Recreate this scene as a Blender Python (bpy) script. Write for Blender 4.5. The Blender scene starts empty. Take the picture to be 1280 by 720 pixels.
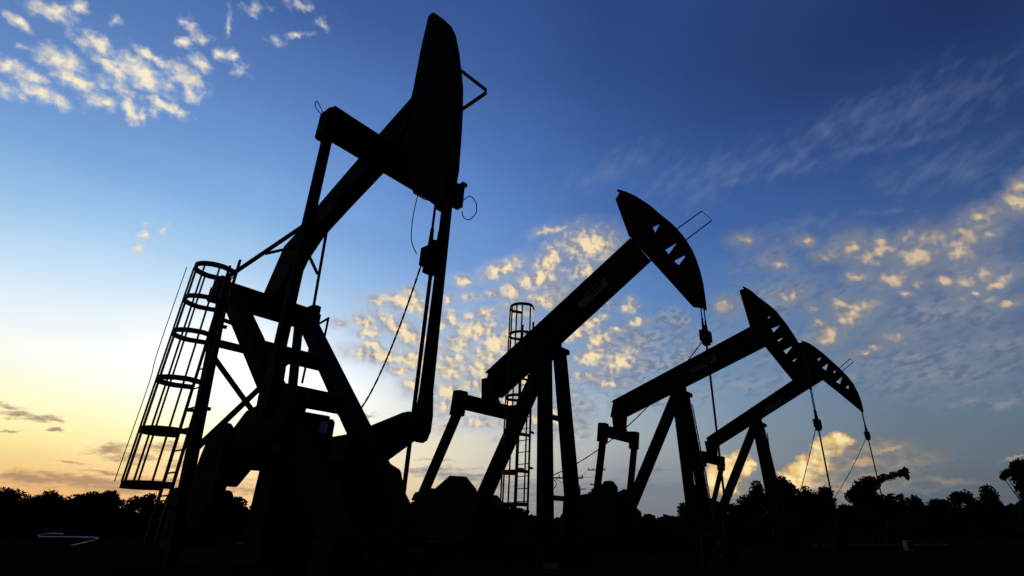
import bpy, bmesh, math, random
from math import radians, sin, cos, pi, sqrt, atan2, hypot
from mathutils import Vector, Matrix
from mathutils.geometry import tessellate_polygon

sc = bpy.context.scene
col = sc.collection
rnd = random.Random(7)

# ---------------------------------------------------------------- camera
H = 0.7
cam_d = bpy.data.cameras.new('camera'); cam = bpy.data.objects.new('camera', cam_d); col.objects.link(cam)
F_PX = 656.0
cam_d.sensor_width = 36; cam_d.lens = 36 * F_PX / 1280
cam_d.shift_x = -71 / 1280
cam_d.clip_start = 0.05; cam_d.clip_end = 20000
cam.location = (0, 0, H)
cam.rotation_euler = (radians(90) + math.atan(305 / 656), 0, 0)
sc.camera = cam

# ---------------------------------------------------------------- exposure
sc.view_settings.view_transform = 'Standard'
sc.view_settings.look = 'None'
sc.view_settings.exposure = 0
sc.view_settings.gamma = 1
sc.view_settings.use_curve_mapping = False
sc.render.engine = 'CYCLES'
sc.cycles.use_adaptive_sampling = True; sc.cycles.adaptive_threshold = 0.02
sc.cycles.max_bounces = 4; sc.cycles.diffuse_bounces = 1; sc.cycles.glossy_bounces = 2

SUN_AZ, SUN_EL = -33.0, 5.0

# ---------------------------------------------------------------- sky
SKY_EL = [0, 2, 4, 6, 8, 11, 14, 18, 22, 27, 32, 38, 45, 55]
SKY = {
  -60: [[0.6978, 0.2977, 0.0974], [0.7664, 0.3822, 0.1313], [0.8643, 0.5412, 0.1968], [0.9509, 0.7523, 0.314], [0.9808, 0.8897, 0.4771], [0.9483, 0.9482, 0.7437], [0.805, 0.8836, 0.889], [0.5192, 0.7089, 0.8857], [0.3174, 0.5389, 0.8145], [0.1755, 0.3552, 0.6847], [0.1183, 0.2551, 0.5678], [0.0845, 0.193, 0.4756], [0.0531, 0.1378, 0.3955], [0.0227, 0.0732, 0.2682]],
  -45: [[0.6952, 0.2969, 0.0978], [0.7615, 0.3786, 0.1314], [0.8623, 0.5377, 0.1959], [0.9657, 0.7753, 0.3178], [1.0097, 0.9328, 0.4954], [1.0107, 1.0068, 0.8017], [0.9267, 0.9709, 0.9741], [0.6709, 0.8271, 0.9681], [0.4218, 0.6482, 0.8971], [0.2325, 0.4446, 0.7831], [0.1457, 0.3098, 0.6536], [0.0937, 0.2168, 0.5272], [0.0528, 0.1388, 0.401], [0.0227, 0.0732, 0.2682]],
  -35: [[0.6765, 0.3231, 0.1266], [0.7582, 0.4188, 0.1743], [0.8586, 0.5673, 0.2542], [0.9594, 0.7577, 0.3815], [1.0183, 0.9167, 0.5652], [1.0317, 1.0096, 0.8512], [1.0034, 1.0101, 1.0], [0.7949, 0.8963, 0.9768], [0.4815, 0.6896, 0.9094], [0.2602, 0.4807, 0.8164], [0.1606, 0.3384, 0.6972], [0.0964, 0.2274, 0.5588], [0.0515, 0.1368, 0.4032], [0.0227, 0.0732, 0.2682]],
  -25: [[0.6419, 0.368, 0.1824], [0.7474, 0.4852, 0.2594], [0.8566, 0.6343, 0.3759], [0.9424, 0.7895, 0.5337], [0.9735, 0.8969, 0.7032], [0.8952, 0.9095, 0.8718], [0.7382, 0.8191, 0.8898], [0.506, 0.6817, 0.8649], [0.34, 0.5466, 0.8246], [0.2084, 0.4024, 0.7556], [0.1436, 0.3109, 0.6758], [0.0903, 0.2173, 0.5523], [0.0498, 0.1338, 0.4017], [0.0227, 0.0732, 0.2682]],
  -15: [[0.5059, 0.3433, 0.2139], [0.6112, 0.4496, 0.2891], [0.7295, 0.5773, 0.3835], [0.8169, 0.6927, 0.4838], [0.8285, 0.7573, 0.5798], [0.6987, 0.7324, 0.6955], [0.513, 0.6265, 0.7295], [0.3398, 0.5154, 0.7385], [0.2379, 0.4289, 0.7272], [0.1586, 0.3311, 0.6805], [0.1148, 0.2625, 0.6165], [0.0766, 0.1919, 0.5163], [0.0454, 0.1268, 0.3888], [0.0227, 0.0732, 0.2682]],
  -5: [[0.3012, 0.2491, 0.21], [0.3521, 0.3112, 0.2712], [0.4317, 0.3975, 0.3478], [0.5289, 0.5006, 0.4371], [0.5919, 0.5831, 0.525], [0.5344, 0.5918, 0.6105], [0.3903, 0.5108, 0.6419], [0.2456, 0.4058, 0.6449], [0.1675, 0.3326, 0.6319], [0.1146, 0.2625, 0.5929], [0.0836, 0.2073, 0.5308], [0.0565, 0.1534, 0.4454], [0.0341, 0.1047, 0.3413], [0.02, 0.0667, 0.2509]],
  5: [[0.183, 0.1774, 0.19], [0.1989, 0.2076, 0.2358], [0.2312, 0.2525, 0.293], [0.3071, 0.333, 0.3657], [0.3836, 0.4171, 0.4409], [0.3693, 0.4485, 0.5217], [0.2811, 0.4036, 0.5585], [0.1784, 0.322, 0.5612], [0.12, 0.2601, 0.5451], [0.0801, 0.2029, 0.5055], [0.0566, 0.1567, 0.4425], [0.0377, 0.1143, 0.3612], [0.0221, 0.0762, 0.273], [0.0147, 0.0526, 0.2103]],
  18: [[0.1435, 0.1469, 0.1635], [0.1663, 0.1767, 0.1966], [0.1928, 0.212, 0.2363], [0.2131, 0.2461, 0.2826], [0.2171, 0.2701, 0.3298], [0.1923, 0.2784, 0.3845], [0.1631, 0.2693, 0.4213], [0.1322, 0.2474, 0.4512], [0.0934, 0.2048, 0.4438], [0.054, 0.15, 0.4067], [0.0346, 0.111, 0.3538], [0.0237, 0.0806, 0.2844], [0.0154, 0.0544, 0.2075], [0.0147, 0.0526, 0.2103]],
  32: [[0.0932, 0.1075, 0.1368], [0.1034, 0.1244, 0.159], [0.118, 0.1459, 0.1839], [0.1298, 0.167, 0.2114], [0.131, 0.1803, 0.2397], [0.1211, 0.1859, 0.2746], [0.1092, 0.1821, 0.298], [0.0982, 0.1741, 0.3194], [0.0826, 0.158, 0.3252], [0.0448, 0.1164, 0.3127], [0.0258, 0.0841, 0.2809], [0.0167, 0.0579, 0.2186], [0.0113, 0.039, 0.1572], [0.0147, 0.0526, 0.2103]],
  48: [[0.0828, 0.0988, 0.1314], [0.082, 0.1049, 0.1459], [0.0921, 0.1214, 0.1672], [0.1007, 0.1379, 0.1905], [0.0972, 0.1429, 0.2096], [0.0924, 0.1472, 0.2361], [0.08, 0.1367, 0.2463], [0.0735, 0.1338, 0.27], [0.0542, 0.1124, 0.2642], [0.0281, 0.0774, 0.2335], [0.0173, 0.0538, 0.1883], [0.011, 0.0367, 0.1481], [0.0073, 0.0258, 0.1165], [0.0147, 0.0526, 0.2103]],
}
CLOUD_A = (-48.36, 35.76, [(0.852, -2.15, -0.053, 0.077, 0.22, 0.3), (0.857, -2.39, 0.387, 0.085, 0.113, 0.25), (1.074, -2.0, -0.04, 0.06, 0.162, 0.38), (-1.175, -0.075, -0.374, 0.11, 0.048, 0), (-0.97, 0.221, 0.3, 0.157, 0.079, 0), (-0.78, 0.431, 0.644, 0.097, 0.074, 0.2), (-0.454, 0.118, -0.38, 0.166, 0.083, 0), (-0.688, -0.29, 0.07, 0.192, 0.116, 0), (-0.49, -0.452, -0.021, 0.176, 0.086, 0), (-1.086, -0.624, -0.04, 0.136, 0.081, 0.1), (-0.875, -0.632, 0.089, 0.127, 0.072, 0.15), (-1.021, -0.93, -0.071, 0.138, 0.071, 0.1), (-0.709, -0.791, -0.055, 0.221, 0.073, 0), (-0.236, -0.094, -0.345, 0.156, 0.075, 0), (0.056, -0.001, -0.214, 0.276, 0.145, 0), (0.086, 0.282, -0.118, 0.205, 0.068, 0.15), (-0.165, -0.561, 0.328, 0.182, 0.087, 0.1), (0.115, -0.514, 0.543, 0.063, 0.162, 0), (0.252, -0.533, 0.537, 0.064, 0.077, 0.1), (0.445, -0.263, -0.003, 0.191, 0.07, 0), (0.355, -0.42, 0.54, 0.065, 0.077, 0.25), (0.509, 0.244, -0.34, 0.187, 0.127, 0), (0.687, 0.042, 0.135, 0.104, 0.071, 0.1), (0.591, 0.519, -0.047, 0.158, 0.118, 0.25), (0.757, 0.802, 0.599, 0.093, 0.088, 0.15), (0.89, 0.853, 0.597, 0.085, 0.078, 0.2), (1.049, 0.73, 0.584, 0.108, 0.125, 0.35), (0.318, 0.681, 0.61, 0.087, 0.073, 0.25), (0.466, 0.849, 0.206, 0.129, 0.092, 0.35), (0.684, 1.24, 0.235, 0.057, 0.256, 0.45), (1.504, 1.651, 0.618, 0.24, 0.058, 0.4), (1.757, 2.018, 0.076, 0.135, 0.091, 0.42), (1.299, 1.408, 0.612, 0.138, 0.091, 0.45), (-0.4, 0.513, 0.631, 0.077, 0.087, 0.4), (-1.048, -0.319, 0.122, 0.082, 0.051, 0.45), (-0.575, 0.033, -0.344, 0.233, 0.103, 0.45), (-0.078, -0.298, -0.006, 0.335, 0.156, 0.45), (0.279, 0.946, 0.627, 0.117, 0.124, 0.5), (0.902, 1.666, 0.642, 0.221, 0.108, 0.5), (1.379, 2.092, 0.287, 0.277, 0.097, 0.45)])
CLOUD_B = (-6.53, 19.59, [(-2.484, 0.553, -0.134, 0.144, 0.059, 0), (-1.917, 0.713, 0.047, 0.131, 0.09, 0), (-1.949, 0.533, -0.169, 0.35, 0.118, 0), (-2.683, 0.146, -0.138, 0.186, 0.087, 0), (-2.627, -0.042, -0.051, 0.171, 0.087, 0), (-2.539, -0.273, 0.036, 0.114, 0.087, 0), (-2.017, 0.026, -0.522, 0.499, 0.144, 0), (-2.312, -0.469, -0.178, 0.432, 0.115, 0), (-1.78, -0.509, -0.055, 0.289, 0.116, 0), (-2.01, -0.721, -0.057, 0.201, 0.072, 0.1), (-3.132, 0.098, -0.139, 0.113, 0.058, 0.15), (-0.978, 0.985, 0.049, 0.149, 0.076, 0.15), (-0.828, 0.689, 0.046, 0.193, 0.075, 0.2), (-1.194, 0.627, 0.046, 0.133, 0.09, 0.15), (-0.257, 1.25, 0.494, 0.335, 0.107, 0), (0.672, 2.065, 0.236, 0.25, 0.063, 0.15), (0.59, 1.434, 0.577, 0.233, 0.139, 0), (0.739, 1.567, 0.055, 0.124, 0.109, 0), (0.654, 1.75, 0.057, 0.14, 0.062, 0.1), (0.45, 1.117, 0.313, 0.417, 0.138, 0), (-0.369, 0.771, 0.047, 0.165, 0.061, 0.1), (-0.041, 0.847, 0.048, 0.167, 0.122, 0), (1.416, 1.824, 0.057, 0.411, 0.252, 0), (1.325, 1.286, 0.398, 0.252, 0.14, 0.1), (0.575, 0.692, 0.046, 0.338, 0.138, 0.2), (-1.158, 0.253, -0.485, 0.163, 0.118, 0), (-0.543, 0.384, -0.133, 0.194, 0.105, 0.1), (-0.676, 0.079, 0.252, 0.326, 0.15, 0), (-0.988, -0.142, 0.037, 0.191, 0.148, 0), (-0.218, -0.128, 0.53, 0.358, 0.21, 0), (-0.474, -0.361, 0.035, 0.237, 0.104, 0), (-1.056, -0.485, 0.034, 0.19, 0.088, 0), (-0.535, -0.615, 0.032, 0.251, 0.118, 0), (-1.176, -0.68, -0.144, 0.322, 0.117, 0), (-1.08, -1.072, -0.147, 0.293, 0.13, 0), (-1.749, -0.988, -0.32, 0.16, 0.114, 0), (1.515, 0.319, 0.385, 0.234, 0.092, 0), (1.167, 0.091, 0.212, 0.309, 0.107, 0), (2.242, 0.659, 0.044, 0.143, 0.124, 0.1), (1.651, -0.013, 0.381, 0.202, 0.122, 0), (2.409, 0.355, 0.212, 0.175, 0.077, 0.15), (1.538, -0.352, 0.205, 0.263, 0.121, 0), (2.114, -0.378, 0.545, 0.313, 0.153, 0), (1.988, 0.184, 0.04, 0.173, 0.061, 0.25), (-0.548, -0.91, 0.029, 0.265, 0.117, 0), (-1.108, -1.334, -0.15, 0.233, 0.115, 0.1), (0.063, -1.306, 0.373, 0.325, 0.177, 0), (0.819, -1.494, 0.022, 0.393, 0.147, 0.1), (-0.511, -1.61, 0.021, 0.381, 0.101, 0.25), (-1.229, -1.726, 0.02, 0.288, 0.072, 0.3), (0.263, -0.813, 0.03, 0.21, 0.133, 0), (-1.544, -0.133, -0.314, 0.176, 0.088, 0.15), (-1.373, 0.17, -0.312, 0.147, 0.088, 0.1), (-1.507, -0.719, -0.145, 0.174, 0.087, 0.15), (-0.838, 0.342, 0.042, 0.148, 0.075, 0.25), (-0.39, -1.126, 0.026, 0.206, 0.102, 0.2), (1.029, -1.089, 0.026, 0.243, 0.104, 0.2), (1.473, -0.702, 0.03, 0.278, 0.09, 0.25), (1.941, -0.839, 0.029, 0.342, 0.09, 0.3), (0.129, 0.459, 0.219, 0.242, 0.121, 0.2), (-1.644, 0.308, -0.224, 0.146, 0.074, 0.25), (0.924, -0.343, 0.034, 0.153, 0.12, 0.3)])
CLOUD_BG = (-1.93, 18.83, [(1.027, 1.798, 0.017, 0.342, 0.235, 0.1), (0.139, 0.976, 0.014, 0.522, 0.215, 0), (-0.694, -0.038, 0.011, 0.241, 0.21, 0), (1.675, 0.094, 0.011, 0.522, 0.212, 0), (0.831, 0.77, 0.013, 0.369, 0.153, 0.1), (1.673, -0.404, 0.095, 0.612, 0.15, 0), (1.064, -0.019, 0.011, 0.305, 0.121, 0.1), (0.022, -1.555, 0.006, 0.597, 0.204, 0.1), (-0.77, 0.673, 0.013, 0.304, 0.137, 0.2), (1.065, -0.664, 0.009, 0.911, 0.149, 0.1), (-1.049, -0.311, 0.01, 0.3, 0.119, 0.2), (0.167, -1.189, 0.007, 0.75, 0.147, 0.2), (2.292, 0.482, 0.012, 0.464, 0.214, 0.25), (2.591, -0.275, 0.01, 0.615, 0.211, 0.2), (1.671, -1.03, 0.008, 0.758, 0.177, 0.25), (-0.004, 0.302, 0.012, 0.456, 0.182, 0.2), (-2.204, -1.351, 0.007, 0.442, 0.116, 0.25), (-1.34, -0.611, 0.009, 0.898, 0.295, 0.25), (-2.175, -0.173, -0.163, 0.75, 0.296, 0.35), (-0.494, -1.776, 0.005, 0.593, 0.116, 0.3)])
CLOUD_C = (34.04, 21.84, [(1.916, 0.905, -0.337, 0.09, 0.116, 0), (1.824, 0.715, 0.131, 0.135, 0.105, 0), (1.351, 0.62, -0.042, 0.151, 0.097, 0), (1.134, 0.382, -0.07, 0.145, 0.098, 0), (0.973, 0.136, -0.162, 0.138, 0.098, 0), (0.364, 0.57, 0.128, 0.119, 0.064, 0), (-0.083, 0.469, 0.17, 0.193, 0.104, 0), (0.473, 0.248, -0.017, 0.209, 0.101, 0), (0.711, 0.429, -0.283, 0.224, 0.15, 0.25), (-0.345, 0.667, -0.279, 0.175, 0.174, 0.3), (-1.023, 0.949, -0.284, 0.115, 0.07, 0.3), (1.434, 0.356, -0.292, 0.075, 0.06, 0.25), (0.103, 0.001, -0.145, 0.153, 0.091, 0), (0.391, -0.137, -0.244, 0.105, 0.051, 0.15), (0.722, -0.22, -0.244, 0.091, 0.062, 0.1), (1.07, -0.256, 0.285, 0.17, 0.093, 0.1), (-0.506, -0.341, -0.021, 0.187, 0.079, 0), (-0.783, -0.224, -0.028, 0.121, 0.067, 0.05), (-0.705, -0.463, 0.269, 0.172, 0.091, 0), (-1.053, -0.711, 0.452, 0.221, 0.09, 0), (-1.175, -0.476, -0.203, 0.075, 0.069, 0.15), (-1.473, 0.093, -0.044, 0.17, 0.071, 0.1), (-2.662, 0.139, -0.574, 0.133, 0.091, 0), (-1.208, -0.185, -0.219, 0.089, 0.056, 0.3), (1.339, -0.398, 0.194, 0.134, 0.046, 0.1), (1.081, -0.459, -0.234, 0.086, 0.048, 0.15), (0.904, -0.53, -0.227, 0.078, 0.049, 0.15), (1.195, -0.597, -0.227, 0.084, 0.036, 0.2), (1.501, -0.316, 0.191, 0.131, 0.057, 0.25), (0.182, -0.271, -0.233, 0.086, 0.039, 0.15), (-0.148, -0.939, -0.188, 0.24, 0.104, 0.4), (0.046, 0.664, -0.286, 0.112, 0.078, 0.3), (-0.815, 0.63, -0.27, 0.148, 0.082, 0.35), (-1.535, 0.681, -0.262, 0.16, 0.086, 0.4), (1.386, -0.714, 0.0, 0.147, 0.047, 0.25), (-0.428, 0.177, -0.25, 0.14, 0.067, 0.3), (-0.614, -1.081, 0.117, 0.283, 0.052, 0.3), (-2.061, -0.604, -0.187, 0.191, 0.087, 0.35), (-2.035, 1.275, -0.286, 0.2, 0.104, 0.45)])
CLOUD_CG = (33.48, 19.66, [(0.464, -1.246, -0.023, 1.147, 0.315, 0.25), (0.96, -1.679, -0.038, 0.727, 0.117, 0.3), (-0.841, -1.051, 0.006, 0.698, 0.184, 0.4), (0.631, 0.77, 0.041, 0.614, 0.253, 0.1), (1.319, 0.2, 0.078, 0.47, 0.307, 0.1), (-0.508, -0.161, 0.368, 0.599, 0.227, 0.1), (-0.343, 1.045, -0.274, 0.282, 0.216, 0.25), (0.795, -0.303, 0.002, 0.864, 0.315, 0.2), (-1.78, 0.544, 0.138, 0.927, 0.428, 0.3), (-1.451, -0.396, 0.188, 0.891, 0.217, 0.25), (0.216, -0.955, 0.0, 1.285, 0.247, 0.25), (-2.561, -0.942, 0.034, 0.975, 0.201, 0.3), (1.552, 0.761, 0.153, 0.375, 0.282, 0.25), (-1.614, 1.251, 0.104, 0.791, 0.349, 0.45), (1.064, -0.852, -0.006, 0.737, 0.306, 0.25), (-0.018, 0.407, 0.159, 0.875, 0.308, 0.3), (-3.131, -0.091, -0.18, 0.604, 0.337, 0.35)])
CLOUD_D = (32.16, 34.87, [(-1.808, 0.275, -0.064, 1.555, 0.319, 0.45), (1.087, 0.249, 0.032, 1.402, 0.372, 0.45), (-3.88, 0.984, -0.009, 1.278, 0.317, 0.5), (1.408, -0.76, -0.037, 1.032, 0.298, 0.5), (-0.786, 0.012, 0.195, 0.322, 0.069, 0), (-0.425, 0.153, 0.426, 0.31, 0.095, 0.1), (-0.038, 0.354, 0.385, 0.384, 0.159, 0.25), (0.524, 0.471, 0.121, 0.463, 0.205, 0.4), (0.402, -0.064, 0.008, 0.59, 0.117, 0.3), (-0.274, -0.11, -0.049, 0.468, 0.107, 0.4), (1.309, -0.217, 0.017, 0.673, 0.111, 0.45), (-1.579, 0.048, -0.054, 0.483, 0.115, 0.4), (0.553, -1.205, -0.195, 0.488, 0.065, 0.45), (-2.202, -0.051, 0.22, 0.511, 0.238, 0.45), (-3.332, 1.038, 0.33, 0.46, 0.221, 0.5), (1.776, -0.95, 0.107, 0.554, 0.097, 0.45), (-0.756, -1.022, -0.096, 0.736, 0.141, 0.45)])
CLOUD_E = (22.67, 5.18, [(0.503, 0.355, -0.054, 0.213, 0.151, 0), (0.69, 0.458, -0.058, 0.187, 0.113, 0), (0.241, 0.116, 0.302, 0.302, 0.189, 0), (-0.013, -0.075, 0.223, 0.327, 0.203, 0), (0.24, -0.157, -0.032, 0.213, 0.122, 0.1), (-0.217, -0.18, -0.03, 0.197, 0.124, 0), (-1.227, 0.02, -0.037, 0.294, 0.287, 0), (-1.476, -0.103, -0.032, 0.218, 0.209, 0), (-0.937, 0.166, -0.043, 0.211, 0.183, 0), (-0.762, 0.185, -0.044, 0.131, 0.091, 0.1), (-1.329, -0.238, -0.026, 0.346, 0.129, 0.1)])
CLOUD_EG = (25.37, 4.72, [(0.439, -0.005, -0.04, 0.505, 0.355, 0), (0.174, -0.067, -0.036, 0.273, 0.216, 0.1), (0.659, 0.396, 0.016, 0.661, 0.157, 0.1), (0.208, -0.129, -0.033, 0.557, 0.238, 0), (1.058, 0.193, 0.044, 0.737, 0.231, 0.25), (0.668, -0.085, -0.036, 0.638, 0.234, 0.2), (-1.271, -0.143, -0.03, 0.335, 0.114, 0.3), (1.51, -0.116, -0.036, 0.868, 0.112, 0.4), (-1.042, -0.338, -0.022, 0.973, 0.173, 0.25)])
CLOUD_EH = (28.07, 4.96, [(-0.023, 0.158, 0.092, 0.207, 0.047, 0.1), (0.426, 0.314, 0.087, 0.265, 0.035, 0.2), (-0.165, 0.427, 0.288, 0.147, 0.047, 0.2), (-0.396, -0.248, -0.032, 0.229, 0.048, 0.35), (1.918, 0.096, 0.235, 0.195, 0.03, 0.35)])
CLOUD_F = (-40.37, 5.49, [(-1.113, 0.535, -0.05, 0.13, 0.039, 0), (-0.956, 0.422, -0.058, 0.172, 0.049, 0), (-0.799, 0.411, 0.008, 0.158, 0.05, 0), (-0.66, 0.397, 0.007, 0.08, 0.03, 0), (-0.584, 0.28, 0.11, 0.071, 0.021, 0), (0.058, 0.101, 0.223, 0.188, 0.055, 0), (0.31, 0.003, -0.004, 0.26, 0.064, 0), (0.043, -0.207, -0.041, 0.229, 0.03, 0.1), (0.64, 0.164, 0.09, 0.251, 0.067, 0.1), (0.99, -0.034, 0.072, 0.304, 0.057, 0.2), (-0.071, -0.338, -0.032, 0.759, 0.08, 0), (-0.714, -0.304, -0.009, 0.348, 0.048, 0), (-0.474, -0.339, -0.011, 0.489, 0.048, 0), (0.552, -0.369, 0.007, 0.884, 0.084, 0), (1.76, -0.358, 0.044, 1.061, 0.07, 0.2), (-0.989, 0.216, 0.108, 0.147, 0.02, 0.2), (-0.308, -0.097, -0.034, 0.184, 0.02, 0.2), (0.903, -0.264, 0.055, 0.607, 0.044, 0.15)])
CLOUD_G = (-2.55, 4.84, [(-2.068, 0.153, 0.055, 0.649, 0.054, 0.1), (-1.494, 0.048, -0.029, 0.71, 0.067, 0), (-0.567, -0.082, 0.003, 0.854, 0.106, 0.1), (0.289, -0.265, 0.003, 0.997, 0.183, 0), (1.721, -0.155, 0.003, 1.014, 0.133, 0.1), (1.881, 0.171, 0.07, 0.5, 0.041, 0.2), (-3.931, -0.015, 0.004, 1.248, 0.066, 0.3), (1.139, -0.46, 0.002, 1.715, 0.181, 0), (-3.319, 1.09, 0.114, 0.314, 0.044, 0.2), (-1.943, 0.33, 0.005, 0.427, 0.027, 0.3), (6.649, 0.164, 0.098, 0.781, 0.027, 0.3), (7.465, 0.379, 0.099, 0.699, 0.028, 0.35), (6.883, -0.139, 0.003, 0.909, 0.055, 0.3), (2.561, -0.523, 0.001, 1.733, 0.156, 0.1)])
SKY_GAIN = 0.97
world = bpy.data.worlds.new('World'); sc.world = world
world.use_nodes = True
NT = world.node_tree; NT.nodes.clear()

class X:
    """a socket that builds Math nodes when used in an expression"""
    def __init__(s, k): s.k = k
    def __add__(a, b): return mth('ADD', a, b)
    __radd__ = __add__
    def __sub__(a, b): return mth('SUBTRACT', a, b)
    def __rsub__(a, b): return mth('SUBTRACT', b, a)
    def __mul__(a, b): return mth('MULTIPLY', a, b)
    __rmul__ = __mul__
    def __truediv__(a, b): return mth('DIVIDE', a, b)

def put(node, i, v):
    if isinstance(v, X): NT.links.new(v.k, node.inputs[i])
    else: node.inputs[i].default_value = v

def mth(op, a, b=0.0, clamp=False):
    n = NT.nodes.new('ShaderNodeMath'); n.operation = op; n.use_clamp = clamp
    put(n, 0, a); put(n, 1, b)
    return X(n.outputs[0])

def vm(op, a, b=None, out=0):
    n = NT.nodes.new('ShaderNodeVectorMath'); n.operation = op
    put(n, 0, a)
    if b is not None: put(n, 1, b)
    return X(n.outputs[out])

def smooth(x, lo, hi, a=0.0, b=1.0):
    n = NT.nodes.new('ShaderNodeMapRange'); n.interpolation_type = 'SMOOTHSTEP'
    put(n, 0, x); put(n, 1, lo); put(n, 2, hi); put(n, 3, a); put(n, 4, b)
    return X(n.outputs[0])

def mixc(f, a, b):
    n = NT.nodes.new('ShaderNodeMix'); n.data_type = 'RGBA'
    put(n, 0, f); put(n, 6, a); put(n, 7, b)
    return X(n.outputs[2])

def noise(p, scale, detail=4, rough=0.55, off=None):
    n = NT.nodes.new('ShaderNodeTexNoise'); n.noise_dimensions = '2D'
    put(n, 'Vector', p); put(n, 'Scale', scale); put(n, 'Detail', detail); put(n, 'Roughness', rough)
    return X(n.outputs[0]), X(n.outputs[1])

def comb(x, y, z=0.0):
    n = NT.nodes.new('ShaderNodeCombineXYZ'); put(n, 0, x); put(n, 1, y); put(n, 2, z)
    return X(n.outputs[0])

def srgb(r, g, b):
    f = lambda c: c / 12.92 if c < .04045 else ((c + .055) / 1.055) ** 2.4
    return (f(r / 255), f(g / 255), f(b / 255), 1)

D = X(NT.nodes.new('ShaderNodeTexCoord').outputs['Generated'])
D = vm('NORMALIZE', D)
_s = NT.nodes.new('ShaderNodeSeparateXYZ'); put(_s, 0, D)
dx, dy, dz = (X(o) for o in _s.outputs)
AZ = mth('ARCTAN2', dx, dy) * (180 / pi)           # degrees east of the +Y direction
EL = mth('ARCSINE', dz) * (180 / pi)

# clear sky: colour by height above the horizon, one ramp per compass bearing, mixed between bearings
def ramp(rows):
    n = NT.nodes.new('ShaderNodeValToRGB'); cr = n.color_ramp; cr.interpolation = 'CARDINAL'
    while len(cr.elements) > 1: cr.elements.remove(cr.elements[-1])
    for i, (e, c) in enumerate(zip(SKY_EL, rows)):
        el = cr.elements[0] if i == 0 else cr.elements.new(e / 60)
        el.position = e / 60; el.color = (*c, 1)
    put(n, 0, mth('DIVIDE', mth('MAXIMUM', EL, 0.0), 60.0))
    return X(n.outputs[0])

DUSK = [[.06, .06, .075]] * 2 + [[.05, .055, .075]] * 3 + [[.035, .042, .07]] * 4 + [[.02, .03, .065]] * 5
AWAY = [[.012, .014, .022]] * 14
stations = [(-180, AWAY), (-105, [[c * .25 for c in r] for r in SKY[-60]])] + [(a, SKY[a]) for a in sorted(SKY)] + [(100, DUSK), (180, AWAY)]
sky_c = ramp(stations[0][1]); prev = stations[0][0]
for a, rows in stations[1:]:
    sky_c = mixc(mth('DIVIDE', AZ - prev, float(a - prev), True), sky_c, ramp(rows)); prev = a

# the low sun's aureole
_r = mth('SQRT', mth('POWER', (AZ + 29.0) / 17.0, 2.0) + mth('POWER', (EL - 13.0) / 8.5, 2.0))
sky_c = vm('ADD', sky_c, vm('MULTIPLY', comb(smooth(_r, 1.0, 0.0), smooth(_r, 1.0, 0.0), smooth(_r, 1.0, 0.0)), (.32, .27, .22)))

ns = NT.nodes.new('ShaderNodeTexSky'); ns.sky_type = 'NISHITA'; ns.sun_disc = False
ns.sun_elevation = radians(SUN_EL); ns.sun_rotation = radians(SUN_AZ)
ns.air_density = 1.0; ns.dust_density = 1.0; ns.ozone_density = 2.0
nish = X(ns.outputs[0])

# clouds: each bank has its own patch of sky (bearing, height), and every cloudlet in it a place, size and lean
_banks = {}
def bank(data, warp, wscale, seed):
    """node group: view direction in; local cloud coordinates and distance field of the bank's cloudlets out"""
    global NT
    if seed not in _banks:
        outer = NT; NT = bpy.data.node_groups.new('cloud_bank', 'ShaderNodeTree')
        NT.interface.new_socket('Direction', in_out='INPUT', socket_type='NodeSocketVector')
        NT.interface.new_socket('Place', in_out='OUTPUT', socket_type='NodeSocketVector')
        NT.interface.new_socket('Field', in_out='OUTPUT', socket_type='NodeSocketFloat')
        d = X(NT.nodes.new('NodeGroupInput').outputs[0])
        az, el, blobs = data
        az, el = radians(az), radians(el)
        f = Vector((sin(az) * cos(el), cos(az) * cos(el), sin(el))); r = Vector((cos(az), -sin(az), 0)); u = r.cross(f)
        df = mth('MAXIMUM', vm('DOT_PRODUCT', d, tuple(f), 1), 0.05)
        p0 = comb(vm('DOT_PRODUCT', d, tuple(r), 1) * 10.0 / df, vm('DOT_PRODUCT', d, tuple(u), 1) * 10.0 / df, 0.0)
        ps = vm('ADD', p0, (seed * 3.7, seed * 1.9, 0))
        _, nc = noise(ps, wscale, 5, 0.6)
        p = vm('ADD', p0, vm('MULTIPLY', vm('SUBTRACT', nc, (.5, .5, .5)), (warp, warp, 0)))
        field = None
        q_ = NT.nodes.new('ShaderNodeSeparateXYZ'); put(q_, 0, p); px_, py_ = X(q_.outputs[0]), X(q_.outputs[1])
        for (x, y, rot, a, b, fade) in blobs:
            m = NT.nodes.new('ShaderNodeMapping'); m.vector_type = 'TEXTURE'
            put(m, 0, p if field is None else comb(px_, py_, field)); m.inputs[1].default_value = (x, y, 0); m.inputs[2].default_value = (0, 0, rot); m.inputs[3].default_value = (a, b, 1e6)
            q = vm('LENGTH', X(m.outputs[0]), out=1)
            if fade: q = q + fade * 1.6
            if field is None: field = q
            else:
                field = mth('SMOOTH_MIN', field, q); field.k.node.inputs[2].default_value = 0.25
        go = NT.nodes.new('NodeGroupOutput'); put(go, 0, ps); put(go, 1, field)
        _banks[seed] = NT; NT = outer
    n = NT.nodes.new('ShaderNodeGroup'); n.node_tree = _banks[seed]; put(n, 0, D)
    return X(n.outputs[0]), X(n.outputs[1])

def over(base, alpha, colour): return mixc(alpha, base, colour)

def tone(x, dark, mid, light):
    """three-step shading: x = 0 shaded, 1 lit by the low sun"""
    return mixc(smooth(x, 0.5, 1.0), mixc(smooth(x, 0.0, 0.5), dark, mid), light)

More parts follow.
